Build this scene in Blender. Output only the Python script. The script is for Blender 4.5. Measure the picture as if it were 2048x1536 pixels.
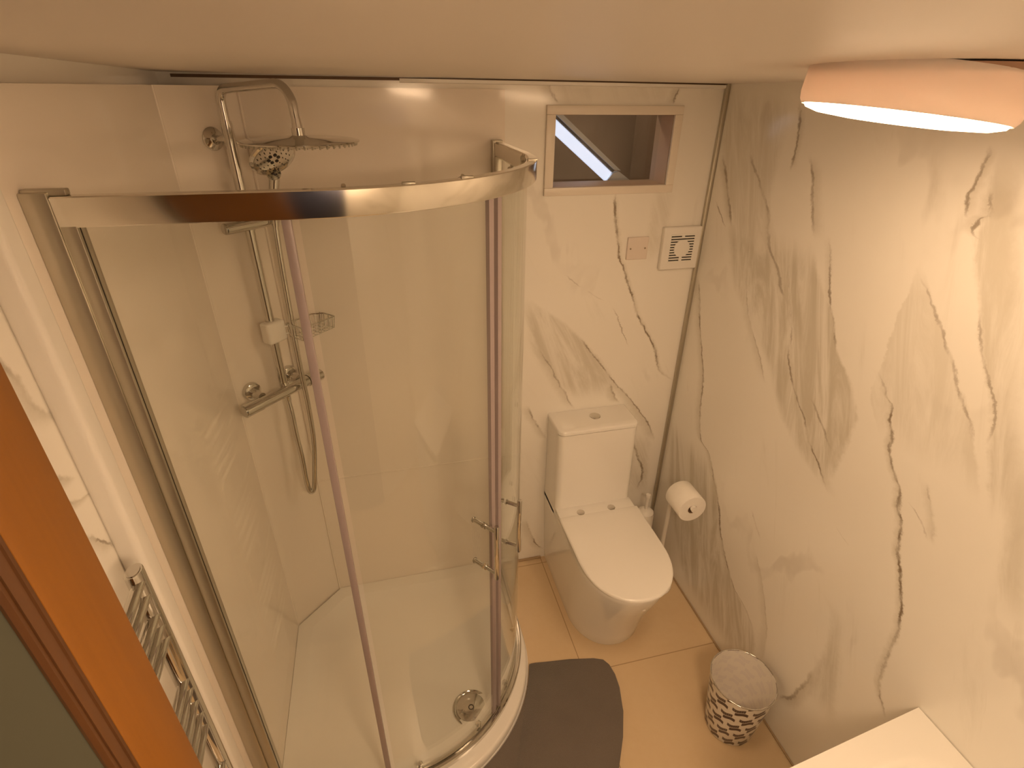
import bpy, bmesh, math, random
from mathutils import Vector, Matrix
random.seed(4)
PI = math.pi
S = bpy.context.scene
COL = S.collection
for o in list(bpy.data.objects):
    bpy.data.objects.remove(o, do_unlink=True)

# ------------------------------------------------------------------ camera
cam_d = bpy.data.cameras.new('camera')
cam = bpy.data.objects.new('camera', cam_d)
COL.objects.link(cam)
cam_d.sensor_width = 36.0
cam_d.lens = 1075.0 / 2048 * 36
cam_d.clip_start = 0.01
YAW, PIT, ROL = .248, .502, .013
_f = Vector((math.sin(YAW) * math.cos(PIT), math.cos(YAW) * math.cos(PIT), -math.sin(PIT)))
_r = Vector((math.cos(YAW), -math.sin(YAW), 0))
_u = _r.cross(_f)
_r2 = math.cos(ROL) * _r + math.sin(ROL) * _u
_u2 = -math.sin(ROL) * _r + math.cos(ROL) * _u
M = Matrix((_r2, _u2, -_f)).transposed().to_4x4()
M.translation = Vector((-1.235, -1.882, 2.09))
cam.matrix_world = M
S.camera = cam

# ------------------------------------------------------------------ world, exposure
S.view_settings.view_transform = 'Standard'
S.view_settings.look = 'None'
S.view_settings.gamma = 1.0
S.view_settings.use_curve_mapping = False
S.view_settings.exposure = 0.40
W = bpy.data.worlds.new('world')
S.world = W
W.use_nodes = True
W.node_tree.nodes['Background'].inputs[0].default_value = (.5, .6, .8, 1)
W.node_tree.nodes['Background'].inputs[1].default_value = 0.02
WARM = (1.0, .665, .39)
LAMP_STRENGTH = 20.0
FILL_LAMP_STRENGTH = 60.0
try:
    S.cycles.max_bounces = 14
    S.cycles.diffuse_bounces = 7
    S.cycles.glossy_bounces = 6
    S.cycles.transparent_max_bounces = 24
    S.cycles.sample_clamp_indirect = 4.0
    S.cycles.use_denoising = True
except Exception:
    pass


def area_light(name, loc, target, size, power, color):
    d = bpy.data.lights.new(name, 'AREA')
    d.shape = 'DISK'
    d.size = size
    d.energy = power
    d.color = color
    o = bpy.data.objects.new(name, d)
    COL.objects.link(o)
    o.location = loc
    o.rotation_euler = (Vector(target) - Vector(loc)).to_track_quat('-Z', 'Y').to_euler()
    return o


# unseen fill lights added behind the opening and on the hall side
area_light('stair_fill', (-.7, .6, 2.5), (-.4, .6, 1.3), .3, 2.0, (1, .72, .46))
area_light('hall_fill', (-2.4, -2.0, 2.08), (-2.3, -1.9, 0), .3, 6, (1, .74, .45))


# ------------------------------------------------------------------ node helpers
class NT:
    def __init__(self, name):
        self.m = bpy.data.materials.new(name)
        self.m.use_nodes = True
        self.t = self.m.node_tree
        self.b = self.t.nodes['Principled BSDF']

    def n(self, kind, **kw):
        nd = self.t.nodes.new(kind)
        for k, v in kw.items():
            setattr(nd, k, v)
        return nd

    def link(self, a, b):
        self.t.links.new(a, b)

    def val(self, sock, v):
        if isinstance(v, bpy.types.NodeSocket):
            self.link(v, sock)
        else:
            sock.default_value = v

    def math(self, op, a, b=0.0, c=None, clamp=False):
        nd = self.n('ShaderNodeMath', operation=op, use_clamp=clamp)
        self.val(nd.inputs[0], a)
        self.val(nd.inputs[1], b)
        if c is not None:
            self.val(nd.inputs[2], c)
        return nd.outputs[0]

    def smooth(self, v, a, b, lo=0.0, hi=1.0):
        nd = self.n('ShaderNodeMapRange', interpolation_type='SMOOTHSTEP')
        self.val(nd.inputs[0], v)
        for i, x in zip((1, 2, 3, 4), (a, b, lo, hi)):
            self.val(nd.inputs[i], x)
        return nd.outputs[0]

    def mix(self, fac, a, b):
        nd = self.n('ShaderNodeMix', data_type='RGBA')
        self.val(nd.inputs[0], fac)
        self.val(nd.inputs[6], a)
        self.val(nd.inputs[7], b)
        return nd.outputs[2]

    def noise(self, vec, scale, detail=3, rough=.55, dist=0.0):
        nd = self.n('ShaderNodeTexNoise')
        self.link(vec, nd.inputs['Vector'])
        nd.inputs['Scale'].default_value = scale
        nd.inputs['Detail'].default_value = detail
        nd.inputs['Roughness'].default_value = rough
        nd.inputs['Distortion'].default_value = dist
        return nd.outputs['Fac']

    def pos(self):
        return self.n('ShaderNodeNewGeometry').outputs['Position']

    def objpos(self):
        return self.n('ShaderNodeTexCoord').outputs['Object']

    def scaled(self, vec, s, rot=(0, 0, 0)):
        nd = self.n('ShaderNodeMapping')
        self.link(vec, nd.inputs[0])
        nd.inputs['Scale'].default_value = s
        nd.inputs['Rotation'].default_value = rot
        return nd.outputs[0]

    def bump(self, h, strength, dist=.001):
        nd = self.n('ShaderNodeBump')
        self.link(h, nd.inputs['Height'])
        nd.inputs['Strength'].default_value = strength
        nd.inputs['Distance'].default_value = dist
        self.link(nd.outputs[0], self.b.inputs['Normal'])


def C4(c):
    return (c[0], c[1], c[2], 1)


def simple(name, color, rough=.5, metal=0.0, spec=.5, var=.04, scale=8.0, coat=0.0, bump=0.0):
    k = NT(name)
    p = k.objpos()
    f = k.noise(p, scale, 4)
    lo = tuple(max(0, x * (1 - var)) for x in color)
    hi = tuple(min(1, x * (1 + var)) for x in color)
    k.val(k.b.inputs['Base Color'], k.mix(f, C4(lo), C4(hi)))
    k.b.inputs['Roughness'].default_value = rough
    k.b.inputs['Metallic'].default_value = metal
    k.b.inputs['Specular IOR Level'].default_value = spec
    k.b.inputs['Coat Weight'].default_value = coat
    if bump:
        k.bump(k.noise(p, 160, 3), bump)
    return k.m


# veins: every polyline is (coordinate along the wall, height)
def marble(name, axis, veins, patches, coat=0.0):
    k = NT(name)
    p = k.pos()
    sep = k.n('ShaderNodeSeparateXYZ')
    k.link(p, sep.inputs[0])
    U, Z = sep.outputs[axis], sep.outputs['Z']
    wob = k.math('SUBTRACT', k.noise(p, 9, 5, .65), .5)
    wob2 = k.math('SUBTRACT', k.noise(p, 45, 4, .7), .5)
    off = k.math('ADD', k.math('MULTIPLY', wob, .035), k.math('MULTIPLY', wob2, .022))
    Uw = k.math('ADD', U, off)
    brk = k.noise(k.scaled(p, (1, 1, .6), (0, 0, 0)), 14, 4, .6)
    flow = k.scaled(k.scaled(p, (1, 1, 1), (.337 if axis == 'Y' else 0, .42 if axis == 'X' else 0, 0)), (3.6, 3.6, .5))
    streak = k.noise(flow, 4.2, 7, .66, .6)
    cloud = k.noise(p, 2.3, 4, .55)

    def curve(pts):
        pts = sorted(pts, key=lambda q: q[1])
        z0, z1 = pts[0][1], pts[-1][1]
        us = [q[0] for q in pts]
        u0, u1 = min(us), max(us)
        if u1 - u0 < 1e-4:
            u1 = u0 + 1e-4
        t = k.math('DIVIDE', k.math('SUBTRACT', Z, z0), z1 - z0, clamp=True)
        fc = k.n('ShaderNodeFloatCurve')
        cv = fc.mapping.curves[0]
        lst = [((q[1] - z0) / (z1 - z0), (q[0] - u0) / (u1 - u0)) for q in pts]
        while len(cv.points) < len(lst):
            cv.points.new(.5, .5)
        for i, (a, b) in enumerate(lst):
            cv.points[i].location = (a, b)
            if len(lst) > 2:
                cv.points[i].handle_type = 'AUTO_CLAMPED'
        fc.mapping.update()
        k.link(t, fc.inputs['Value'])
        uc = k.math('MULTIPLY_ADD', fc.outputs[0], u1 - u0, u0)
        slope = 0
        for a, b in zip(pts, pts[1:]):
            slope += abs(b[0] - a[0])
        slope = math.hypot(1, slope / (z1 - z0))
        return uc, z0, z1, slope

    def ends(z0, z1, e):
        return k.math('MULTIPLY', k.smooth(Z, z0 - e * .2, z0 + e), k.smooth(Z, z1 - e, z1 + e * .2, 1, 0))

    dark = None
    grey = None

    def acc(a, b):
        return b if a is None else k.math('MAXIMUM', a, b)
    for pts, w, st, halo, hst in veins:
        uc, z0, z1, sl = curve(pts)
        d = k.math('SUBTRACT', Uw, uc)
        ad = k.math('ABSOLUTE', d)
        em = ends(z0, z1, min(.05, (z1 - z0) * .2))
        w *= .68 * min(sl, 1.5)
        core = k.smooth(ad, w * .15, w, 1, 0)
        core = k.math('MULTIPLY', core, k.smooth(brk, .38, .60, .12, 1))
        core = k.math('MULTIPLY', k.math('MULTIPLY', core, em), st)
        dark = acc(dark, core)
        if halo:
            hw = abs(halo)
            dd = d if halo > 0 else k.math('MULTIPLY', d, -1.0)
            h = k.math('MULTIPLY', k.smooth(dd, -.012, .004), k.smooth(dd, 0, hw, 1, 0))
            h = k.math('MULTIPLY', k.math('MULTIPLY', h, em), hst)
            grey = acc(grey, h)
    for L, R, st, sl_, sr_ in patches:
        ul, z0, z1, _ = curve(L)
        ur, z2, z3, _ = curve(R)
        z0, z1 = max(z0, z2), min(z1, z3)
        a = k.smooth(k.math('SUBTRACT', Uw, ul), -sl_, sl_)
        b = k.smooth(k.math('SUBTRACT', ur, Uw), -sr_, sr_)
        m = k.math('MULTIPLY', k.math('MULTIPLY', a, b), ends(z0, z1, .09))
        m = k.math('MULTIPLY', m, k.smooth(streak, .36, .62, .15, 1))
        grey = acc(grey, k.math('MULTIPLY', m, st))
    # loose background clouding and hair veins everywhere
    wv = k.n('ShaderNodeTexWave', wave_type='BANDS', bands_direction='X')
    k.link(k.scaled(p, (1, 1, .45), (.25, .35, .3)), wv.inputs['Vector'])
    wv.inputs['Scale'].default_value = 1.1
    wv.inputs['Distortion'].default_value = 9
    wv.inputs['Detail'].default_value = 5
    wv.inputs['Detail Scale'].default_value = 1.6
    hair = k.smooth(wv.outputs['Fac'], .0, .035, 1, 0)
    hair = k.math('MULTIPLY', hair, k.smooth(cloud, .5, .7, 0, .22))
    soft = k.math('MULTIPLY', k.smooth(streak, .56, .78, 0, .26), k.smooth(cloud, .42, .62))
    grey = acc(grey, soft)
    dark = acc(dark, hair)
    base = k.mix(cloud, (.85, .825, .77, 1), (.90, .88, .83, 1))
    c = k.mix(grey, base, k.mix(streak, (.42, .39, .31, 1), (.60, .56, .46, 1)))
    c = k.mix(k.math('MULTIPLY', dark, .92), c, (.20, .145, .09, 1))
    k.val(k.b.inputs['Base Color'], c)
    k.b.inputs['Roughness'].default_value = .13
    k.b.inputs['Specular IOR Level'].default_value = .5
    k.b.inputs['Coat Weight'].default_value = coat
    return k.m


RV = [  # right wall: pts(y,z), width, strength, halo side/width, halo strength
    ([(-.46, 1.93), (-.496, 1.875), (-.525, 1.801), (-.563, 1.72)], .012, .75, -.05, .4),
    ([(-.371, 2.065), (-.387, 2.007), (-.4, 1.934), (-.401, 1.885)], .010, .7, -.03, .4),
    ([(-.614, 1.732), (-.643, 1.681), (-.694, 1.554), (-.719, 1.52), (-.752, 1.447)], .008, .8, .03, .3),
    ([(-.183, 1.918), (-.239, 1.86), (-.274, 1.83), (-.346, 1.744), (-.39, 1.648), (-.451, 1.591), (-.502, 1.525), (-.571, 1.492)], .012, .55, .05, .45),
    ([(-.045, 1.888), (-.105, 1.788), (-.173, 1.666)], .014, .75, .05, .6),
    ([(-.043, 1.737), (-.112, 1.678), (-.142, 1.658)], .007, .7, 0, 0),
    ([(-.903, 1.45), (-.936, 1.424), (-.946, 1.406), (-.971, 1.392), (-.983, 1.352), (-1.0, 1.319), (-1.002, 1.29), (-1.027, 1.253), (-1.054, 1.222), (-1.079, 1.19), (-1.089, 1.152), (-1.111, 1.122), (-1.138, 1.04), (-1.175, .98), (-1.217, .848), (-1.228, .757), (-1.239, .652), (-1.25, .624), (-1.29, .568)], .010, 1.0, .025, .5),
    ([(-.902, 1.721), (-.989, 1.646), (-1.012, 1.619), (-1.06, 1.562), (-1.118, 1.482), (-1.148, 1.455), (-1.18, 1.413)], .008, .6, .02, .3),
    ([(-1.071, 1.687), (-1.11, 1.611), (-1.125, 1.589), (-1.192, 1.474), (-1.199, 1.429)], .008, .6, -.04, .3),
    ([(-.957, 1.998), (-.958, 1.968), (-.96, 1.932), (-.958, 1.897), (-.969, 1.856)], .010, .7, -.03, .4),
    ([(-.998, 1.919), (-1.006, 1.873), (-.991, 1.861), (-.991, 1.838), (-1.012, 1.822)], .009, .75, .03, .4),
    ([(-.035, 1.427), (-.098, 1.263), (-.154, 1.139), (-.181, 1.082), (-.206, .975), (-.222, .892), (-.26, .803), (-.324, .784), (-.396, .692), (-.442, .631), (-.471, .581), (-.504, .516), (-.662, .353), (-.73, .34), (-.794, .3)], .009, .85, .05, .45),
    ([(-.631, .737), (-.663, .706), (-.7, .669)], .008, .45, 0, 0),
    ([(-.947, .96), (-1.004, .939)], .006, .5, 0, 0),
    ([(-1.129, 1.261), (-1.185, 1.159), (-1.197, 1.129)], .007, .45, .03, .3),
    ([(-1.109, 1.185), (-1.156, 1.158), (-1.186, 1.129)], .005, .4, 0, 0),
    ([(-.582, 1.383), (-.629, 1.297), (-.661, 1.258), (-.72, 1.199), (-.779, 1.132), (-.828, 1.095), (-.889, 1.039)], .008, .85, -.05, .5),
    ([(-.732, 1.269), (-.782, 1.228), (-.828, 1.187), (-.848, 1.164)], .010, .6, 0, 0),
    ([(-1.069, .444), (-1.059, .387), (-1.041, .27), (-.996, .17)], .013, .6, -.05, .5),
    ([(-.50, 1.60), (-.53, 1.53), (-.575, 1.44), (-.60, 1.38)], .007, .6, -.03, .3),
    ([(-.30, 1.55), (-.37, 1.40), (-.46, 1.30), (-.52, 1.22)], .007, .4, .05, .3),
    ([(-.70, .60), (-.78, .50), (-.85, .36), (-.88, .22)], .006, .3, .05, .3),
]
RP = [
    ([(-.15, 1.70), (-.254, 1.496), (-.365, 1.394), (-.515, 1.293), (-.585, 1.216), (-.696, 1.117), (-.807, 1.06), (-.889, 1.039)],
     [(-.50, 1.80), (-.629, 1.614), (-.717, 1.525), (-.757, 1.449), (-.816, 1.405), (-.862, 1.349), (-.889, 1.294), (-.891, 1.231), (-.887, 1.139), (-.889, 1.039)], .75, .03, .012),
    ([(-.017, 2.098), (-.02, 1.987), (-.075, 1.828), (-.19, 1.677), (-.308, 1.513)],
     [(-.336, 2.099), (-.333, 1.934), (-.34, 1.788), (-.439, 1.653), (-.576, 1.535)], .5, .02, .02),  # marble streaks plus the shade by the top corner, both painted grey
    ([(-.03, .76), (-.091, .488), (-.206, .277), (-.371, .053)],
     [(-.159, .84), (-.387, .716), (-.499, .52), (-.662, .353), (-.794, .3), (-.85, .05)], .75, .03, .015),
    ([(-.975, 1.99), (-1.01, 1.80), (-1.071, 1.687), (-1.125, 1.589), (-1.19, 1.47), (-1.22, 1.40), (-1.27, 1.28)],
     [(-1.02, 1.99), (-1.10, 1.80), (-1.17, 1.687), (-1.20, 1.55), (-1.27, 1.42), (-1.33, 1.28)], .6, .01, .03),
    ([(-.898, 1.74), (-.900, 1.591), (-.901, 1.434), (-.96, 1.30)],
     [(-.905, 1.74), (-.989, 1.646), (-1.06, 1.562), (-1.18, 1.413), (-1.24, 1.30)], .38, .003, .006),
    ([(-.982, .721), (-1.061, .656), (-1.077, .482), (-1.065, .274)], [(-1.062, .915), (-1.081, .681), (-1.124, .55), (-1.181, .329)], .6, .02, .03),
    ([(-.797, 1.998), (-.862, 1.877), (-.854, 1.825)], [(-.864, 1.993), (-.885, 1.913), (-.901, 1.851), (-.862, 1.821)], .6, .02, .02),
    ([(-1.25, 1.45), (-1.30, 1.30), (-1.36, 1.10)], [(-1.34, 1.52), (-1.36, 1.30), (-1.42, 1.10)], .5, .02, .03),
]
# in these patches the left-hand boundary is the one nearer the corner (larger y): swap for an increasing axis
RP = [(b, a, s, y, x) for a, b, s, x, y in RP]
BV = [
    ([(-.378, 1.762), (-.37, 1.673), (-.351, 1.591), (-.343, 1.54), (-.31, 1.473), (-.287, 1.409), (-.258, 1.35), (-.226, 1.274), (-.176, 1.194), (-.134, 1.127), (-.093, 1.017), (-.023, .959)], .009, .95, .02, .4),
    ([(-.471, 1.199), (-.379, 1.082), (-.296, .974), (-.251, .925), (-.185, .847), (-.112, .746), (-.054, .636)], .007, .8, -.06, .4),
    ([(-.691, .91), (-.661, .842), (-.601, .726)], .010, .8, -.04, .4),
    ([(-.641, 1.162), (-.554, 1.005), (-.503, .907), (-.48, .869)], .008, .5, -.05, .4),
    ([(-.344, 1.321), (-.296, 1.227), (-.252, 1.148)], .005, .6, 0, 0),
    ([(-.554, 1.474), (-.459, 1.4), (-.384, 1.356)], .006, .35, 0, 0),
    ([(-.685, .266), (-.644, .149), (-.629, .106), (-.588, .051)], .008, .8, -.05, .4),
    ([(-.18, .656), (-.133, .553), (-.094, .437), (-.106, .352)], .012, .85, .03, .5),
    ([(-.65, 2.109), (-.638, 2.076), (-.618, 2.052)], .008, .8, -.05, .5),
    ([(-.187, 2.101), (-.204, 2.05)], .006, .8, -.04, .5),
    ([(-.315, .971), (-.294, .913), (-.273, .872)], .012, .8, -.05, .5),
]
BP = [
    ([(-.719, 1.385), (-.687, 1.215), (-.596, 1.048), (-.476, .911)], [(-.708, 1.394), (-.63, 1.337), (-.471, 1.199), (-.296, .974), (-.25, .882)], .6, .03, .015),
    ([(-.215, .689), (-.172, .509), (-.137, .316)], [(-.089, .698), (-.072, .492), (-.061, .317)], .6, .02, .02),
    ([(-.62, 2.13), (-.60, 2.04)], [(-.25, 2.13), (-.22, 2.04)], .45, .02, .02),
    ([(-.22, 1.80), (-.23, 1.62), (-.25, 1.50)], [(-.15, 1.80), (-.16, 1.62), (-.2, 1.50)], .35, .02, .02),
]
LV = [
    ([(-1.06, 1.76), (-1.043, 1.74), (-1.031, 1.706), (-1.021, 1.666), (-.983, 1.606)], .012, .45, -.05, .5),
    ([(-1.069, 1.578), (-1.047, 1.537), (-1.007, 1.501)], .010, .5, -.05, .5),
    ([(-1.075, 1.514), (-1.037, 1.477), (-.971, 1.449)], .007, .7, -.04, .5),
    ([(-1.063, 1.434), (-1.042, 1.403), (-.985, 1.329)], .007, .7, -.04, .5),
]
M_RIGHT = marble('marble_right', 'Y', RV, RP)
M_BACK = marble('marble_back', 'X', BV, BP)
M_LEFT = marble('marble_left', 'Y', LV, [])
M_SHOWERWALL = simple('gloss_shower_panel', (.86, .80, .73), .10, var=.035, scale=2.2)
M_CEIL = simple('ceiling_paint', (.80, .75, .70), .45, var=.02, scale=1.5)
M_CHROME = simple('chrome', (.66, .645, .61), .08, 1.0, var=.02)
M_ALU = simple('polished_aluminium', (.78, .75, .68), .13, 1.0, var=.02)
M_SATIN = simple('satin_aluminium', (.52, .49, .41), .36, 1.0, var=.03)
M_DARKGAP = simple('dark_gap', (.05, .04, .03), .7)
M_CER = simple('white_ceramic', (.86, .845, .81), .07, var=.01, coat=.3)
M_SEAT = simple('white_seat_plastic', (.88, .865, .83), .16, var=.01)
M_PLAST = simple('white_plastic', (.84, .82, .78), .33, var=.02)
M_PLASTPINK = simple('off_white_plate', (.78, .70, .64), .35, var=.02)
M_TRAY = simple('white_tray_resin', (.84, .82, .78), .13, var=.015)
M_PAPER = simple('tissue_paper', (.88, .86, .82), .95, var=.03, scale=60, bump=.3)
M_CARD = simple('cardboard_core', (.30, .20, .12), .9)
M_SCREW = simple('screw_metal', (.35, .28, .2), .4, .8)
M_OLIVE = simple('olive_wall_paint', (.075, .072, .048), .7, var=.04, scale=3)
M_DARKBROWN = simple('stair_wall_paint', (.34, .25, .18), .7, var=.22, scale=3.5)
M_REFLBLUE = simple('dark_blue_reflection_panel', (.035, .04, .075), .5)
M_BEAM = simple('roof_window_frame_paint', (.78, .80, .84), .35)
M_SEAL = simple('clear_mauve_seal', (.33, .27, .27), .35, var=.05)
M_RUBBER = simple('black_rubber', (.03, .025, .02), .6)


def glass_mat():
    k = NT('clear_safety_glass')
    out = k.t.nodes['Material Output']
    k.t.nodes.remove(k.b)
    tr = k.n('ShaderNodeBsdfTransparent')
    tr.inputs[0].default_value = (.965, .975, .96, 1)
    gl = k.n('ShaderNodeBsdfGlossy')
    gl.inputs['Roughness'].default_value = .02
    nz = k.noise(k.pos(), 30, 2)
    k.val(gl.inputs['Color'], k.mix(nz, (.97, .97, .97, 1), (1, 1, 1, 1)))
    lw = k.n('ShaderNodeLayerWeight')
    lw.inputs[0].default_value = .5
    fr = k.math('MULTIPLY_ADD', k.math('POWER', lw.outputs['Facing'], 5.0), .8, .030)
    mx = k.n('ShaderNodeMixShader')
    k.link(fr, mx.inputs[0])
    k.link(tr.outputs[0], mx.inputs[1])
    k.link(gl.outputs[0], mx.inputs[2])
    k.link(mx.outputs[0], out.inputs[0])
    return k.m


M_GLASS = glass_mat()


def emit(name, color, strength):
    k = NT(name)
    k.val(k.b.inputs['Base Color'], k.mix(k.noise(k.pos(), 5), (.8, .8, .8, 1), (.82, .82, .82, 1)))
    k.b.inputs['Emission Color'].default_value = C4(color)
    k.b.inputs['Emission Strength'].default_value = strength
    return k.m


M_DIFF = emit('lamp_diffuser', WARM, LAMP_STRENGTH)
M_SKYGLASS = emit('daylit_pane', (.66, .76, 1.0), .75)


def lamp_shade_mat():
    k = NT('lamp_shade_acrylic')
    k.val(k.b.inputs['Base Color'], k.mix(k.noise(k.pos(), 6), (.80, .74, .70, 1), (.84, .78, .74, 1)))
    k.b.inputs['Roughness'].default_value = .4
    tl = k.n('ShaderNodeBsdfTranslucent')
    tl.inputs[0].default_value = (.80, .72, .66, 1)
    mx = k.n('ShaderNodeMixShader')
    mx.inputs[0].default_value = .14
    k.link(k.b.outputs[0], mx.inputs[1])
    k.link(tl.outputs[0], mx.inputs[2])
    k.link(mx.outputs[0], k.t.nodes['Material Output'].inputs[0])
    return k.m


M_SHADE = lamp_shade_mat()


def floor_mat():
    k = NT('beige_stone_tile')
    p = k.pos()
    f1 = k.noise(p, 3.0, 5, .6, .6)
    f2 = k.noise(p, 40, 3)
    c = k.mix(f1, (.62, .46, .28, 1), (.72, .57, .37, 1))
    c = k.mix(k.math('MULTIPLY', f2, .25), c, (.78, .66, .48, 1))
    sep = k.n('ShaderNodeSeparateXYZ')
    k.link(p, sep.inputs[0])
    g = None
    for ax, o in (('X', .6), ('Y', .64)):
        a = k.math('PINGPONG', k.math('ADD', sep.outputs[ax], o), .3)
        b = k.smooth(a, .0009, .0026, 1, 0)
        g = b if g is None else k.math('MAXIMUM', g, b)
    # 600 mm tiles: the pingpong peaks between joints are removed by halving
    c = k.mix(k.math('MULTIPLY', g, .75), c, (.30, .20, .11, 1))
    k.val(k.b.inputs['Base Color'], c)
    k.b.inputs['Roughness'].default_value = .22
    return k.m


M_FLOOR = floor_mat()


def wood_mat(name, lo, hi):
    k = NT(name)
    p = k.pos()
    f = k.noise(k.scaled(p, (14, 14, .9)), 3.0, 6, .6, .4)
    f2 = k.noise(k.scaled(p, (60, 60, 2.0)), 3.0, 4, .6)
    c = k.mix(f, C4(lo), C4(hi))
    c = k.mix(k.math('MULTIPLY', f2, .3), c, C4(tuple(x * .6 for x in lo)))
    k.val(k.b.inputs['Base Color'], c)
    k.b.inputs['Roughness'].default_value = .4
    return k.m


M_WOOD = wood_mat('honey_pine', (.185, .066, .0045), (.25, .095, .009))
M_WOODD = wood_mat('dark_oak_moulding', (.040, .015, .004), (.12, .048, .014))


def mat_fabric():
    k = NT('grey_bath_mat_pile')
    p = k.pos()
    f = k.noise(p, 420, 2)
    g = k.noise(p, 7, 4)
    c = k.mix(g, (.165, .142, .122, 1), (.215, .185, .16, 1))
    c = k.mix(k.math('MULTIPLY', f, .5), c, (.115, .098, .086, 1))
    k.val(k.b.inputs['Base Color'], c)
    k.b.inputs['Roughness'].default_value = .95
    k.b.inputs['Specular IOR Level'].default_value = .1
    k.b.inputs['Sheen Weight'].default_value = .25
    k.bump(f, .8, .003)
    return k.m


M_MAT = mat_fabric()


def bin_mat(name, dark, amt):
    k = NT(name)
    p = k.objpos()
    sep = k.n('ShaderNodeSeparateXYZ')
    k.link(p, sep.inputs[0])
    ang = k.math('ARCTAN2', sep.outputs['Y'], sep.outputs['X'])
    N = 10.0
    u = k.math('MULTIPLY', ang, N / (2 * PI))
    v = k.math('DIVIDE', sep.outputs['Z'], .052)
    row = k.math('FLOOR', v)
    fv = k.math('SUBTRACT', k.math('SUBTRACT', v, row), .5)
    us = k.math('ADD', u, k.math('MULTIPLY', row, .5))
    fu = k.math('SUBTRACT', k.math('SUBTRACT', us, k.math('FLOOR', us)), .5)
    # two stacked wavy lobes sheared against each other
    wav = k.math('MULTIPLY', k.math('SINE', k.math('MULTIPLY', fu, 7.0)), .12)
    y = k.math('SUBTRACT', fv, wav)
    ay = k.math('ABSOLUTE', y)
    sh = k.math('ADD', fu, k.math('MULTIPLY', k.math('SIGN', y), .09))
    inx = k.smooth(k.math('ABSOLUTE', sh), .30, .32, 1, 0)
    iny = k.math('MULTIPLY', k.smooth(ay, .33, .36, 1, 0), k.smooth(ay, .02, .035))
    m = k.math('MULTIPLY', inx, iny)
    # thin comb stripes in the upper lobe
    comb = k.smooth(k.math('SINE', k.math('MULTIPLY', fu, 62.0)), .6, .9, 0, .18)
    upper = k.math('GREATER_THAN', y, 0.0)
    m = k.math('MULTIPLY', m, k.math('SUBTRACT', 1.0, k.math('MULTIPLY', comb, upper)))
    m = k.math('MULTIPLY', m, amt)
    k.val(k.b.inputs['Base Color'], k.mix(m, (.80, .76, .70, 1), C4(dark)))
    k.b.inputs['Roughness'].default_value = .3
    return k.m


M_BIN = bin_mat('patterned_bin_enamel', (.075, .04, .035), 1.0)
M_BINLINE = bin_mat('pale_bin_inside', (.62, .57, .60), .30)


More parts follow.
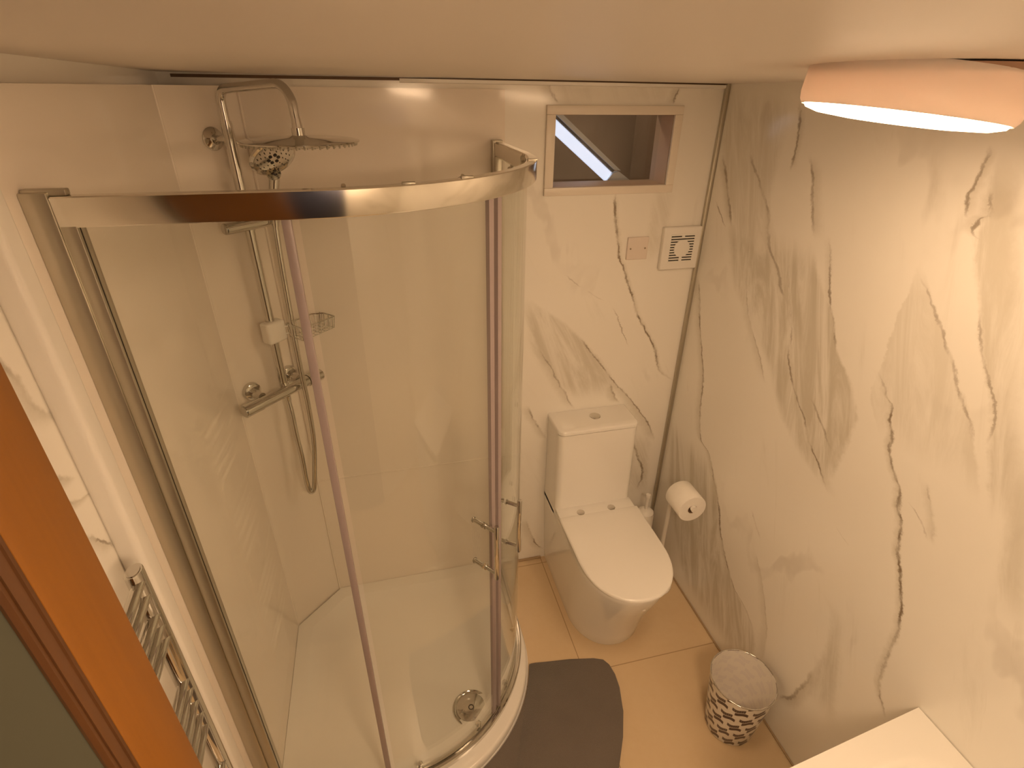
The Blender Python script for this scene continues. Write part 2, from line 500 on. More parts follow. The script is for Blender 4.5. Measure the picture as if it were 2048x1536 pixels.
# ------------------------------------------------------------------ mesh helpers
class MB:
    def __init__(self):
        self.bm = bmesh.new()

    def box(self, lo, hi, bev=0.0, seg=2, mat=None):
        b = bmesh.new()
        bmesh.ops.create_cube(b, size=1)
        for v in b.verts:
            v.co = Vector([(lo[i] + hi[i]) / 2 + v.co[i] * (hi[i] - lo[i]) for i in range(3)])
        if bev:
            bmesh.ops.bevel(b, geom=list(b.edges), offset=bev, segments=seg, profile=.5, affect='EDGES')
        self.merge(b, mat)
        return self

    def merge(self, b, mat=None):
        if mat is not None:
            b.transform(mat)
        me = bpy.data.meshes.new('t')
        b.to_mesh(me)
        b.free()
        self.bm.from_mesh(me)
        bpy.data.meshes.remove(me)

    def tube(self, pts, r, seg=16, cap=True, closed=False):
        pts = [Vector(p) for p in pts]
        n = len(pts)
        rs = r if isinstance(r, (list, tuple)) else [r] * n
        rings = []
        prev = None
        for i in range(n):
            if closed:
                t = (pts[(i + 1) % n] - pts[i - 1]).normalized()
            else:
                t = (pts[min(i + 1, n - 1)] - pts[max(i - 1, 0)]).normalized()
            if prev is None:
                a = Vector((0, 0, 1)) if abs(t.z) < .9 else Vector((1, 0, 0))
                u = t.cross(a).normalized()
            else:
                u = (prev - t * prev.dot(t)).normalized()
            prev = u
            w = t.cross(u)
            rings.append([self.bm.verts.new(pts[i] + (u * math.cos(2 * PI * j / seg) + w * math.sin(2 * PI * j / seg)) * rs[i]) for j in range(seg)])
        m = n if closed else n - 1
        for i in range(m):
            a, b = rings[i], rings[(i + 1) % n]
            for j in range(seg):
                self.bm.faces.new((a[j], a[(j + 1) % seg], b[(j + 1) % seg], b[j]))
        if cap and not closed:
            self.bm.faces.new(list(reversed(rings[0])))
            self.bm.faces.new(rings[-1])
        return self

    def lathe(self, prof, origin=(0, 0, 0), axis=(0, 0, 1), seg=40, capend=True):
        """prof: (radius, height) pairs along the axis"""
        axis = Vector(axis).normalized()
        q = Vector((0, 0, 1)).rotation_difference(axis)
        o = Vector(origin)
        rings = []
        for r, h in prof:
            if r < 1e-6:
                rings.append([self.bm.verts.new(o + q @ Vector((0, 0, h)))])
            else:
                rings.append([self.bm.verts.new(o + q @ Vector((r * math.cos(2 * PI * j / seg), r * math.sin(2 * PI * j / seg), h))) for j in range(seg)])
        for a, b in zip(rings, rings[1:]):
            for j in range(seg):
                k = (j + 1) % seg
                if len(a) == 1 and len(b) > 1:
                    self.bm.faces.new((a[0], b[k], b[j]))
                elif len(b) == 1 and len(a) > 1:
                    self.bm.faces.new((a[j], a[k], b[0]))
                elif len(a) > 1:
                    self.bm.faces.new((a[j], a[k], b[k], b[j]))
        if capend:
            if len(rings[0]) > 1:
                self.bm.faces.new(list(reversed(rings[0])))
            if len(rings[-1]) > 1:
                self.bm.faces.new(rings[-1])
        return self

    def loft(self, loops, cap=True):
        rings = [[self.bm.verts.new(Vector(p)) for p in lp] for lp in loops]
        n = len(rings[0])
        for a, b in zip(rings, rings[1:]):
            for j in range(n):
                self.bm.faces.new((a[j], a[(j + 1) % n], b[(j + 1) % n], b[j]))
        if cap:
            self.bm.faces.new(list(reversed(rings[0])))
            self.bm.faces.new(rings[-1])
        return self

    def prism(self, poly, z0, z1, bev=0.0, seg=2):
        b = bmesh.new()
        lo = [b.verts.new((x, y, z0)) for x, y in poly]
        hi = [b.verts.new((x, y, z1)) for x, y in poly]
        n = len(poly)
        for j in range(n):
            b.faces.new((lo[j], lo[(j + 1) % n], hi[(j + 1) % n], hi[j]))
        top = b.faces.new(hi)
        b.faces.new(list(reversed(lo)))
        if bev:
            bmesh.ops.bevel(b, geom=list(top.edges), offset=bev, segments=seg, profile=.5, affect='EDGES')
        self.merge(b)
        return self

    def sweep(self, path, prof, normals):
        """path of (x,y); prof of (outward, z); normals: outward unit 2-d per path point"""
        loops = []
        for (x, y), (nx, ny) in zip(path, normals):
            loops.append([(x + nx * a, y + ny * a, z) for a, z in prof])
        return self.loft(loops)

    def build(self, name, mat, parent=None, smooth=38):
        bmesh.ops.remove_doubles(self.bm, verts=self.bm.verts, dist=1e-6)
        bmesh.ops.recalc_face_normals(self.bm, faces=self.bm.faces)
        lim = math.radians(smooth)
        for f in self.bm.faces:
            f.smooth = True
        for e in self.bm.edges:
            e.smooth = len(e.link_faces) == 2 and e.calc_face_angle(0) < lim
        me = bpy.data.meshes.new(name)
        self.bm.to_mesh(me)
        self.bm.free()
        if mat:
            me.materials.append(mat)
        o = bpy.data.objects.new(name, me)
        COL.objects.link(o)
        if parent:
            o.parent = parent
            if parent.parent is None:      # a part keeps world coordinates; a sub-part inherits them
                o.matrix_parent_inverse = Matrix.Translation(-Vector(parent.location))
        return o


def thing(name, label, cat, loc, group=None):
    o = bpy.data.objects.new(name, None)
    COL.objects.link(o)
    o.location = loc
    o.empty_display_size = .05
    o['label'] = label
    o['category'] = cat
    if group:
        o['group'] = group
    return o


def tag(o, label, cat, group=None):
    o['label'] = label
    o['category'] = cat
    if group:
        o['group'] = group
    return o


def struct(o, label=None):
    o['kind'] = 'structure'
    if label:
        o['label'] = label
    return o


def lab(o, s):
    o['label'] = s
    return o


def ceil_z(x, y):
    return 2.114 - .004 * x - .012 * y


# ------------------------------------------------------------------ room shell
XL, XM = -1.742, -1.775          # face of the shower panels, face of the marble on the left
D = .167
YF = -2.35
HT = 2.24
struct(MB().box((-3.2, YF - .1, -.08), (.1, .1, 0)).build('floor', M_FLOOR), 'beige stone tile floor with thin dark joints')
c = MB()
cv = []
for dz in (0, .12):
    for x, y in ((-3.2, YF - .1), (.1, YF - .1), (.1, .1), (-3.2, .1)):
        cv.append(c.bm.verts.new((x, y, ceil_z(x, y) + dz)))
for q in ((0, 1, 2, 3), (4, 5, 6, 7), (0, 1, 5, 4), (1, 2, 6, 5), (2, 3, 7, 6), (3, 0, 4, 7)):
    c.bm.faces.new([cv[i] for i in q])
struct(c.build('ceiling', M_CEIL), 'plain off-white ceiling')
# right wall
struct(MB().box((0, YF - .1, 0), (.1, .1, 2.12)).build('wall_right', M_RIGHT), 'glossy marble-effect wall with brown and grey veins')
# back wall with the opening (inner reveal x -.624..-.193, z 1.79..2.018)
wx0, wx1, wz0, wz1 = -.624, -.193, 1.79, 2.018
b = MB()
b.box((-1.9, 0, 0), (wx0, .1, 2.15)).box((wx1, 0, 0), (0, .1, 2.15)).box((wx0, 0, 0), (wx1, .1, wz0)).box((wx0, 0, wz1), (wx1, .1, 2.15))
struct(b.build('wall_back', M_BACK), 'marble-effect back wall around the small opening and behind the toilet')
# left wall up to the stub wall that carries the door frame
struct(MB().box((XM - .1, -1.56, 0), (XM, .0, 2.14)).build('wall_left', M_LEFT), 'marble-effect left wall between the shower and the door')
struct(MB().box((-3.1, YF - .1, 0), (0, YF, 2.155)).build('wall_front', M_BACK))
# dark blue panel added unseen behind the viewer for the rail to reflect
struct(MB().box((-1.62, YF, 0), (-.95, YF + .03, 2.0), .004).build('reflection_panel', M_REFLBLUE))

# shower wall panels: glossy plain, top edge below the ceiling
PT = 2.089
b = MB().box((XM, -.985, 0), (XL, 0, PT))
struct(b.build('wall_shower_left', M_SHOWERWALL), 'plain glossy shower panel on the left side of the shower')
b = MB().prism([(XL - .004, -D - .004), (XL + D + .004, .004), (XL - .004, .004)], 0, PT)
struct(b.build('wall_shower_corner', M_SHOWERWALL), 'plain glossy boxed panel set diagonally across the shower corner')
b = MB().box((XL, -.006, .672), (-.795, 0, PT)).box((XL, -.0045, 0), (-.795, 0, .6715))
struct(b.build('wall_shower_back', M_SHOWERWALL), 'plain glossy shower panel on the back wall with a low horizontal joint')
# joint and corner beads
struct(MB().tube([(XL, -.004 - D, 0), (XL, -.004 - D, PT)], .004, 8).build('trim_1', M_SHOWERWALL))
struct(MB().tube([(XL + D, -.006, 0), (XL + D, -.006, PT)], .004, 8).build('trim_2', M_SHOWERWALL))
struct(MB().box((XL + D, -.0085, .668), (-.80, -.004, .6745), .001).build('trim_3', M_SHOWERWALL), 'thin horizontal joint bead low on the shower panel')
# white rounded edge trim between shower panel and marble
b = MB().box((XM - .002, -.995, 0), (XL + .008, -.944, 2.12), .012, 5)
struct(b.build('trim_4', M_PLAST), 'white rounded vertical edge trim beside the shower frame')
# corner trim, ceiling trim, floor beads
b = MB().box((-.016, -.016, 0), (0, 0, 2.12), .004)
struct(b.build('trim_5', M_SATIN), 'thin metal trim down the corner between back and right walls')
b = MB()
b.loft([[(x, -.002, ceil_z(x, 0) - .016), (x, -.010, ceil_z(x, 0) - .013), (x, -.011, ceil_z(x, 0) - .0045), (x, 0, ceil_z(x, 0) - .0045), (x, 0, ceil_z(x, 0) - .016)] for x in (-1.12, 0)])
struct(b.build('trim_6', M_CER), 'slim white trim between ceiling and back wall')
M_GAPB = simple('shadow_gap_brown', (.12, .07, .04), .6)  # brown stands in for the shadow line at the ceiling
struct(MB().box((XL + .003, -.005, 2.1085), (0, 0, 2.1165)).build('trim_7', M_GAPB), 'brown strip painted as the shadow under the ceiling edge')
b = MB().box((-.8, -.011, 0), (-.597, 0, .011), .003).box((-.236, -.011, 0), (0, 0, .011), .003)
M_BEAD = simple('floor_bead', (.42, .31, .19), .4)
struct(b.build('baseboard_back', M_BEAD))
b = MB().box((-.007, YF, 0), (0, -.011, .007), .002)
struct(b.build('baseboard_right', M_BEAD))

# hall side: olive painted stub wall and far wall
JX = -1.46
b = MB().box((-3.1, YF, 0), (-3.0, -1.543, 2.156)).box((-3.0, -1.6015, 0), (JX - .0135, -1.545, 2.15))
struct(b.build('wall_hall', M_OLIVE), 'dull olive wall left of the door frame')

# door frame at the end of the stub wall
E = bpy.data.objects.new('door_1', None)
COL.objects.link(E)
E.location = (JX, -1.57, 0)
struct(E, 'honey pine door frame with darker moulding at the left edge')
b = MB().box((JX - .0134, -1.593, 0), (JX, -1.530, 2.115), .0025)
struct(b.build('door_lining', M_WOOD, E), 'flat honey pine board')
b = MB().box((JX - .29, -1.545, 0), (JX - .0134, -1.527, 2.115), .003)
struct(b.build('reflection_board', M_WOOD, E))  # unseen board, widened so the top rail reflects brown wood
prof = [(-.0005, -1.5935), (-.0015, -1.5965), (-.0050, -1.5970), (-.0070, -1.6010), (-.0110, -1.6040), (-.0150, -1.6035), (-.0165, -1.6060), (-.0230, -1.6085), (-.0290, -1.6070), (-.0330, -1.6030), (-.0330, -1.5930)]
b = MB().loft([[(JX + x * .46, y + (-1.5935 - y) * .25, z) for x, y in prof] for z in (0, 2.115)])
struct(b.build('moulding', M_WOODD, E, 25), 'dark oak stepped moulding')

# ------------------------------------------------------------------ opening in the back wall
E = bpy.data.objects.new('window_1', None)
COL.objects.link(E)
E.location = (-.41, 0, 1.765)
struct(E, 'small rectangular opening high in the back wall with a flat cream frame')
b = MB()
ox0, ox1, oz0, oz1 = -.655, -.163, 1.763, 2.046
t = .012
b.box((ox0, -t, oz1 - .028), (ox1, 0, oz1), .002).box((ox0, -t, oz0), (ox1, 0, oz0 + .027), .002)
b.box((ox0, -t, oz0 + .027), (ox0 + .031, 0, oz1 - .028), .002).box((ox1 - .030, -t, oz0 + .027), (ox1, 0, oz1 - .028), .002)
struct(b.build('window_frame', simple('cream_frame_paint', (.82, .76, .68), .3, var=.01), E), 'flat cream frame')
b = MB()
b.box((wx0 - .001, 0, wz0 - .006), (wx1 + .001, .12, wz0 + .001)).box((wx0 - .001, 0, wz1 - .001), (wx1 + .001, .12, wz1 + .004))
b.box((wx0 - .004, 0, wz0), (wx0 + .001, .12, wz1)).box((wx1 - .001, 0, wz0), (wx1 + .004, .12, wz1))
struct(b.build('window_sill', simple('reveal_paint', (.55, .42, .32), .45), E), 'brown lining of the opening')
struct(MB().box((wx0, .082, wz0), (wx1, .086, wz1)).build('window_pane', M_GLASS, E))
# stair space behind it
b = MB()
b.box((-1.35, .95, 1.3), (.35, 1.0, 2.6)).box((-1.4, .1, 1.3), (-1.35, 1.0, 2.6)).box((.12, .1, 1.3), (.17, 1.0, 2.6))
b.box((-1.4, .1, 1.25), (.35, 1.0, 1.3)).box((-1.4, .1, 2.6), (.35, 1.0, 2.65))
b.box((-1.4, .1, 2.15), (.35, .14, 2.6))
struct(b.build('wall_stair', M_DARKBROWN), 'dark brown surfaces of the space behind the opening')


def slab_xz(pts, y0, y1, bev=0.0):
    q = MB()
    q.loft([[(x, y, z) for x, z in pts] for y in (y0, y1)])
    return q


E = thing('roof_window', 'pale sloping roof window frame seen through the small opening', 'window frame', (-.35, .37, 1.75))
# sloping bars run on to the upper left beyond the opening
dx, dz = (-.251 + .508), (1.788 - 1.989)
lowbar = [(-.508 - dx, 1.989 - dz), (-.251, 1.788), (-.275, 1.754), (-.507 - dx, 1.934 - dz)]
lab(slab_xz(lowbar, .35, .37).build('window_pane', M_SKYGLASS, E), 'narrow strip of daylit glass')
upbar = [(-.490 - dx, 2.010 - dz), (-.219, 1.797), (-.247, 1.800), (-.508 - dx, 2.000 - dz)]
slab_xz(upbar, .33, .36).build('window_rail', M_BEAM, E)
mid = [(-.505 - dx, 2.000 - dz), (-.240, 1.801), (-.247, 1.789), (-.508 - dx, 1.990 - dz)]
lab(slab_xz(mid, .345, .365).build('shadow_gap', M_DARKGAP, E), 'dark gap between the bars')
slab_xz([(-.275, 1.754), (-.248, 1.786), (-.222, 1.792), (-.150, 1.745), (-.258, 1.742)], .34, .37).build('end_cap', M_BEAM, E)

# ------------------------------------------------------------------ shower tray
TX, TY, TR = -.806, -.95, .52
tcx, tcy = TX - TR, TY + TR


def quad_path(x1, y1, r, n=28, x0=XL, yb=0.0):
    """outer line of a quadrant from the back wall round to the left wall"""
    pts = [(x1, yb), (x1, y1 + r)]
    nr = [(1, 0), (1, 0)]
    for i in range(1, n):
        a = PI / 2 * i / n
        pts.append((x1 - r + r * math.cos(a), y1 + r - r * math.sin(a)))
        nr.append((math.cos(a), -math.sin(a)))
    pts += [(x1 - r, y1), (x0, y1)]
    nr += [(0, -1), (0, -1)]
    return pts, nr


tray = thing('shower_tray', 'white quadrant shower tray on the floor under the glass enclosure', 'shower tray', (-1.3, -.5, 0))
b = MB()
loops = []
for off, z in ((-.006, 0), (0, .004), (0, .030), (.004, .038), (.010, .040), (.052, .040), (.060, .037), (.085, .022), (.13, .018)):
    p, _ = quad_path(TX - off, TY + off, TR - off * .6, x0=XL + .001 + (off if off > .02 else 0), yb=-.006 - (off if off > .02 else 0))
    # clip the back corner for the boxed diagonal panel
    e = off if off > .02 else 0
    p = p + [(XL + .001 + e, -D - .006 - e * .4), (XL + D + .006 + e * .4, -.006 - e)]
    loops.append([(x, y, z) for x, y in p])
# gently dished floor towards the waste
wcx, wcy = -1.075, -.68
for f_, z in ((.8, .0165), (.5, .014), (.2, .012)):
    loops.append([((x - wcx) * f_ + wcx, (y - wcy) * f_ + wcy, z) for x, y, _ in loops[8]])
b.loft(loops)
b.build('tray_body', M_TRAY, tray, 50)
b = MB().lathe([(.0, .0165), (.040, .0165), (.043, .016), (.046, .012), (.060, .0125), (.066, .016), (.068, .0175), (.070, .0165), (.070, .012)], (wcx, wcy, 0), capend=False)
b.lathe([(0, .020), (.052, .020), (.055, .018), (.055, .013)], (wcx, wcy, 0), capend=False)
w = lab(b.build('waste_cover', M_CHROME, tray), 'round chrome waste cover')
b = MB().tube([(wcx + .009 * math.cos(a * PI / 12), wcy + .009 * math.sin(a * PI / 12), .0205) for a in range(24)], .0018, 8, closed=True)
b.build('centre_ring', M_DARKGAP, w)

# ------------------------------------------------------------------ shower enclosure
EX, EY, ER = -.812, -.905, .54
ZB, ZT, ZR = .040, 1.895, 1.941
enc = thing('shower_enclosure', 'curved quadrant glass shower enclosure with polished metal rails and two sliding doors', 'shower enclosure', (-1.3, -.6, .04))


def arc_path(inset, a0=None, a1=None, n=24):
    """centre line of enclosure offset inwards; a in degrees along the curve (0 = towards back wall side)"""
    r = ER - inset
    cx, cy = EX - ER, EY + ER
    pts, nr = [], []
    for i in range(n + 1):
        a = math.radians(a0 + (a1 - a0) * i / n)
        pts.append((cx + r * math.cos(a), cy - r * math.sin(a)))
        nr.append((math.cos(a), -math.sin(a)))
    return pts, nr


def full_path(inset, n=36, wall=0.012):
    pts, nr = arc_path(inset, 0, 90, n)
    pts = [(EX - inset, -.006 - min(wall, .031))] + pts + [(XL + wall, EY + inset)]
    nr = [(1, 0)] + nr + [(0, -1)]
    return pts, nr


p, nr = full_path(0, wall=.0375)
b = MB().sweep(p, [(0, ZT), (.001, ZT + .002), (.001, ZR - .002), (-.001, ZR), (-.020, ZR), (-.020, ZR - .004), (-.026, ZR - .004), (-.026, ZT + .006), (-.020, ZT), (-.012, ZT)], nr)
lab(b.build('top_rail', M_ALU, enc, 30), 'wide curved polished metal top rail')
p, nr = full_path(.002)
b = MB().sweep(p, [(0, ZB), (0, ZB + .018), (-.004, ZB + .022), (-.010, ZB + .022), (-.012, ZB + .012), (-.018, ZB + .012), (-.020, ZB + .026), (-.028, ZB + .026), (-.030, ZB)], nr)
lab(b.build('bottom_rail', M_CHROME, enc, 30), 'curved chrome bottom rail on the tray edge')
# uprights against the walls and frames beside them
b = MB().box((XL, EY - .004, ZB), (XL + .037, EY + .030, ZR + .006), .002)
lab(b.build('upright_profile', M_SATIN, enc), 'satin metal upright against the left wall')
b = MB().box((XL + .037, EY - .001, ZB), (XL + .0605, EY + .028, ZT + .003), .0015)
lab(b.build('fixed_frame', M_SATIN, enc), 'satin frame edge beside the left upright')
b = MB().box((EX - .030, -.036, ZB), (EX + .004, -.006, ZR + .004), .002)
lab(b.build('upright_profile', M_SATIN, enc), 'satin metal upright against the back wall')
b = MB().box((EX - .026, -.056, ZB), (EX - .002, -.036, ZT + .003), .003)
lab(b.build('fixed_frame', M_SATIN, enc), 'satin frame edge beside the back upright')


def glass_panel(name, pts, nr, z0, z1, th=.006, parent=enc):
    return MB().sweep(pts, [(0, z0), (0, z1), (-th, z1), (-th, z0)], nr).build(name, M_GLASS, parent, 30)


gi = .010
lab(MB().box((XL + .0605, EY + .0065, ZB + .02), (XL + .0614, EY + .0085, ZT + .002)).build('gasket', M_RUBBER, enc), 'thin dark gasket beside the left fixed glass')
glass_panel('fixed_glass', [(XL + .062, EY + gi), (EX - ER - .024, EY + gi)], [(0, -1)] * 2, ZB + .012, ZT + .002)
pf, nf = arc_path(gi, 0, 4, 2)
glass_panel('fixed_glass', [(EX - gi, -.055), (EX - gi, EY + ER)], [(1, 0)] * 2, ZB + .012, ZT + .002)
# end seals of the fixed glass
lab(MB().box((EX - ER - .036, EY + .006, ZB + .02), (EX - ER - .020, EY + .018, ZT), .002).build('edge_seal', M_SEAL, enc), 'mauve clear seal on the edge of the left fixed glass')


def door(a0, a1, ahandle, acen, lab_):
    d = None
    di = .022
    pts, nrs = arc_path(di, a0, a1, 24)
    d = glass_panel('sliding_door', pts, nrs, ZB + .022, ZT - .002)
    lab(d, lab_)
    # closing edge seal
    sp, sn = arc_path(di - .002, acen - .9, acen + .9, 2)
    e1 = MB().sweep(sp, [(0, ZB + .022), (0, ZT - .002), (-.010, ZT - .002), (-.010, ZB + .022)], sn).build('edge_seal', M_SEAL, d)
    # handle
    r = ER - di
    cx, cy = EX - ER, EY + ER
    a = math.radians(ahandle)
    nx, ny = math.cos(a), -math.sin(a)
    P = lambda o, z: (cx + (r + o) * nx, cy + (r + o) * ny, z)
    h = MB().tube([P(.042, HZ0), P(.042, HZ0 + .004), P(.042, HZ1 - .004), P(.042, HZ1)], [.006, .0075, .0075, .006], 16)
    for z in (HZ0 + .022, HZ1 - .022):
        h.tube([P(.042, z), P(.002, z)], .006, 14)
        h.tube([P(.004, z), P(.0005, z)], .009, 14)
        h.tube([P(-.006, z), P(-.010, z)], .009, 14)
        h.tube([P(-.010, z), P(-.040, z)], .0075, 14)
        h.tube([P(-.040, z), P(-.044, z)], .009, 14)
    lab(h.build('door_handle', M_CHROME, d), 'chrome bar handle with two stand-offs')
    for f_ in (.2, .8):
        a2 = math.radians(a0 + (a1 - a0) * f_)
        n2 = (math.cos(a2), -math.sin(a2))
        Q = lambda o, z: (cx + (r + o) * n2[0], cy + (r + o) * n2[1], z)
        q = MB().lathe([(.0, 0), (.011, 0), (.011, .008), (.0, .008)], Q(-.014, ZR - .012), (n2[0], n2[1], 0), 16)
        q.tube([Q(-.012, ZR - .010), Q(-.006, ZR + .002)], .004, 8)
        q.build('top_roller', M_SATIN, d)
        q = MB().lathe([(.0, 0), (.010, 0), (.011, .003), (.011, .009), (.0, .009)], Q(-.020, ZB + .040), (n2[0], n2[1], 0), 16)
        q.tube([Q(-.008, ZB + .034), Q(-.008, ZB + .052)], .005, 10).tube([Q(-.024, ZB + .040), Q(-.006, ZB + .040)], .0035, 8)
        q.build('bottom_guide', M_CHROME, d)
    return d


HZ0, HZ1 = .83, 1.035
door(91, 46.4, 51, 46.8, 'curved glass sliding door on the left')
door(43.6, -1, 38, 43.2, 'curved glass sliding door on the right')
# dark screw caps on top of the rail
for a in (20, 56, 70):
    q, _ = arc_path(.010, a, a + 1, 1)
    MB().box((q[0][0] - .012, q[0][1] - .006, ZR - .001), (q[0][0] + .012, q[0][1] + .006, ZR + .003), .001).build('rail_cap', M_SATIN, enc)
MB().box((XL + .001, EY + .004, ZR), (XL + .060, EY + .020, ZR + .010), .002).build('rail_cap', M_SATIN, enc)

# ------------------------------------------------------------------ shower fittings on the diagonal panel
N2 = Vector((1, -1, 0)) / math.sqrt(2)
V2 = Vector((1, 1, 0)) / math.sqrt(2)
P0 = Vector((XL + D / 2, -D / 2, 0))
SR = .020


def G(o, s, z):
    return P0 + N2 * o + V2 * s + Vector((0, 0, z))


sh = thing('shower_riser', 'chrome shower riser with wide round overhead rose, fixed across the shower corner', 'shower', tuple(G(.07, SR, 1.16)))
ro = .060
b = MB().tube([G(ro, SR, 1.18), G(ro, SR, 2.0)], .0145, 20)
b.tube([G(ro, SR, 1.95), G(ro, SR, 2.005)], .0135, 20).tube([G(ro, SR, 1.18), G(ro, SR, 1.20)], .0135, 20)
lab(b.build('riser_pipe', M_CHROME, sh), 'tall chrome riser pipe')
# arched arm
arm = [G(ro, SR, 1.99), G(ro, SR, 2.035)]
for i in range(9):
    a = PI / 2 * i / 8
    arm.append(G(ro + .03 - .03 * math.cos(a), SR, 2.052 + .030 * math.sin(a)))
for i in range(9):
    a = PI / 2 * i / 8
    arm.append(G(.29 + .055 * math.sin(a), SR, 2.040 + .055 * math.cos(a)))
arm.append(G(.347, SR, 2.015))
b = MB().tube(arm, .0115, 20)
b.tube([G(.347, SR, 2.020), G(.348, SR, 1.998)], [.012, .0135], 20).tube([G(.348, SR, 1.999), G(.348, SR, 1.980)], .016, 20)
lab(b.build('shower_arm', M_CHROME, sh), 'arched chrome arm')
hc = G(.348, SR, 0)
R_H = .146
b = MB().lathe([(0, 1.982), (.02, 1.982), (.03, 1.977), (R_H - .012, 1.973), (R_H, 1.970), (R_H, 1.967), (R_H - .006, 1.964), (0, 1.964)], (hc.x, hc.y, 0), seg=64, capend=False)
hd = lab(b.build('overhead_rose', M_CHROME, sh), 'wide flat round chrome overhead rose')
b = MB()
for ring in range(1, 8):
    nn = ring * 7
    rr = ring * .0197
    for i in range(nn):
        a = 2 * PI * i / nn
        b.lathe([(.0026, 0), (.0022, -.005), (.0, -.006)], (hc.x + rr * math.cos(a), hc.y + rr * math.sin(a), 1.9645), seg=6, capend=False)
nz = b.build('nozzles', M_SATIN, hd)
nz['kind'] = 'stuff'
# wall flange with bracket
b = MB().lathe([(.0, 0), (.030, 0), (.031, .003), (.028, .008), (.016, .013), (.014, .016), (.010, .016)], G(0, SR - .012, 1.958), N2)
b.tube([G(.012, SR - .010, 1.958), G(ro, SR, 1.962)], .008, 14)
b.tube([G(ro, SR, 1.945), G(ro, SR, 1.980)], .015, 20)
lab(b.build('wall_flange', M_CHROME, sh), 'round chrome flange and bracket near the top of the riser')
# slider
b = MB().tube([G(.075, SR - .085, 1.731), G(.075, SR + .085, 1.731)], .017, 24)
b.tube([G(ro, SR, 1.711), G(ro, SR, 1.751)], .017, 24)
b.tube([G(.075, SR - .089, 1.731), G(.075, SR - .084, 1.731)], .0145, 24)
lab(b.build('slider', M_CHROME, sh), 'chrome slider holding the hand shower')
# valve bar
vs = .008
bz = 1.165
b = MB().tube([G(.075, vs - .155, bz), G(.075, vs - .095, bz)], .022, 28)
b.tube([G(.075, vs + .098, bz), G(.075, vs + .155, bz)], .022, 28)
b.tube([G(.075, vs - .094, bz), G(.075, vs + .097, bz)], .0195, 28)
b.tube([G(.075, vs - .159, bz), G(.075, vs - .155, bz)], .018, 28).tube([G(.075, vs + .155, bz), G(.075, vs + .159, bz)], .018, 28)
b.tube([G(.066, SR, bz + .01), G(.061, SR, bz + .03)], .013, 18)
b.tube([G(.075, vs + .006, bz - .018), G(.075, vs + .006, bz - .036)], .011, 18)
lab(b.build('valve_bar', M_CHROME, sh), 'horizontal chrome thermostatic valve bar')
for s_ in (-.075, .075):
    b = MB().lathe([(.0, 0), (.031, 0), (.032, .004), (.029, .016), (.024, .019), (.016, .020)], G(0, vs + s_, bz + .018), N2)
    b.lathe([(.016, .018), (.017, .032), (.014, .036), (.014, .060)], G(0, vs + s_, bz + .018) - Vector((0, 0, .006)), N2)
    b.build('elbow_flange', M_CHROME, sh)

hs = thing('hand_shower', 'chrome hand shower with a round spray face, hanging in the slider under the overhead rose', 'hand shower', tuple(G(.11, .085, 1.75)))
hcn = G(.135, .088, 1.915)
nv = (N2 * .74 + Vector((0, 0, -.68)) + V2 * -.12).normalized()
b = MB().lathe([(0, -.016), (.036, -.014), (.060, -.006), (.067, .003), (.066, .009), (.060, .012), (.054, .010), (0, .0108)], hcn, nv, 44, capend=False)
lab(b.build('spray_head', M_CHROME, hs), 'round chrome spray head')
b = MB()
q = Vector((0, 0, 1)).rotation_difference(nv)
for i in range(6):
    a = 2 * PI * i / 6
    b.lathe([(0, .0122), (0.0050, .0120), (.0054, .0105)], hcn + q @ Vector((.014 * math.cos(a), .014 * math.sin(a), 0)), nv, 12, capend=False)
for rr, nn in ((.027, 9), (.038, 12), (.047, 15)):
    for i in range(nn):
        a = 2 * PI * i / nn
        b.lathe([(0, .0122), (.0014, .0120), (.0016, .0105)], hcn + q @ Vector((rr * math.cos(a), rr * math.sin(a), 0)), nv, 8, capend=False)
lab(b.build('spray_holes', M_RUBBER, hs), 'small dark spray holes')
b = MB().tube([hcn + Vector((0, 0, -.048)) - N2 * .006, G(.122, .094, 1.86), G(.112, .090, 1.82), G(.104, .086, 1.775), G(.100, .083, 1.735), G(.099, .082, 1.715)], [.020, .0155, .014, .0135, .0125, .010], 20)
lab(b.build('handle', M_CHROME, hs), 'chrome handle')


def spline(pts, n=8):
    pts = [Vector(p) for p in pts]
    out = []
    for i in range(len(pts) - 1):
        a, b_, c_, d_ = pts[max(i - 1, 0)], pts[i], pts[i + 1], pts[min(i + 2, len(pts) - 1)]
        for j in range(n):
            t = j / n
            out.append(.5 * ((2 * b_) + (-a + c_) * t + (2 * a - 5 * b_ + 4 * c_ - d_) * t * t + (-a + 3 * b_ - 3 * c_ + d_) * t ** 3))
    out.append(pts[-1])
    return out


hose = [(.075, .014, 1.135), (.085, .010, 1.07), (.09, .006, 1.0), (.10, .002, .896), (.108, -.006, .806), (.112, -.004, .752), (.118, .010, .752), (.12, .026, .82), (.12, .050, .953), (.115, .060, 1.098), (.11, .062, 1.246), (.106, .067, 1.42), (.102, .074, 1.60), (.099, .081, 1.70), (.099, .082, 1.715)]
b = MB().tube(spline([G(*h) for h in hose]), .009, 14)
lab(b.build('hose', M_CHROME, hs), 'looped chrome hose hanging below the valve')

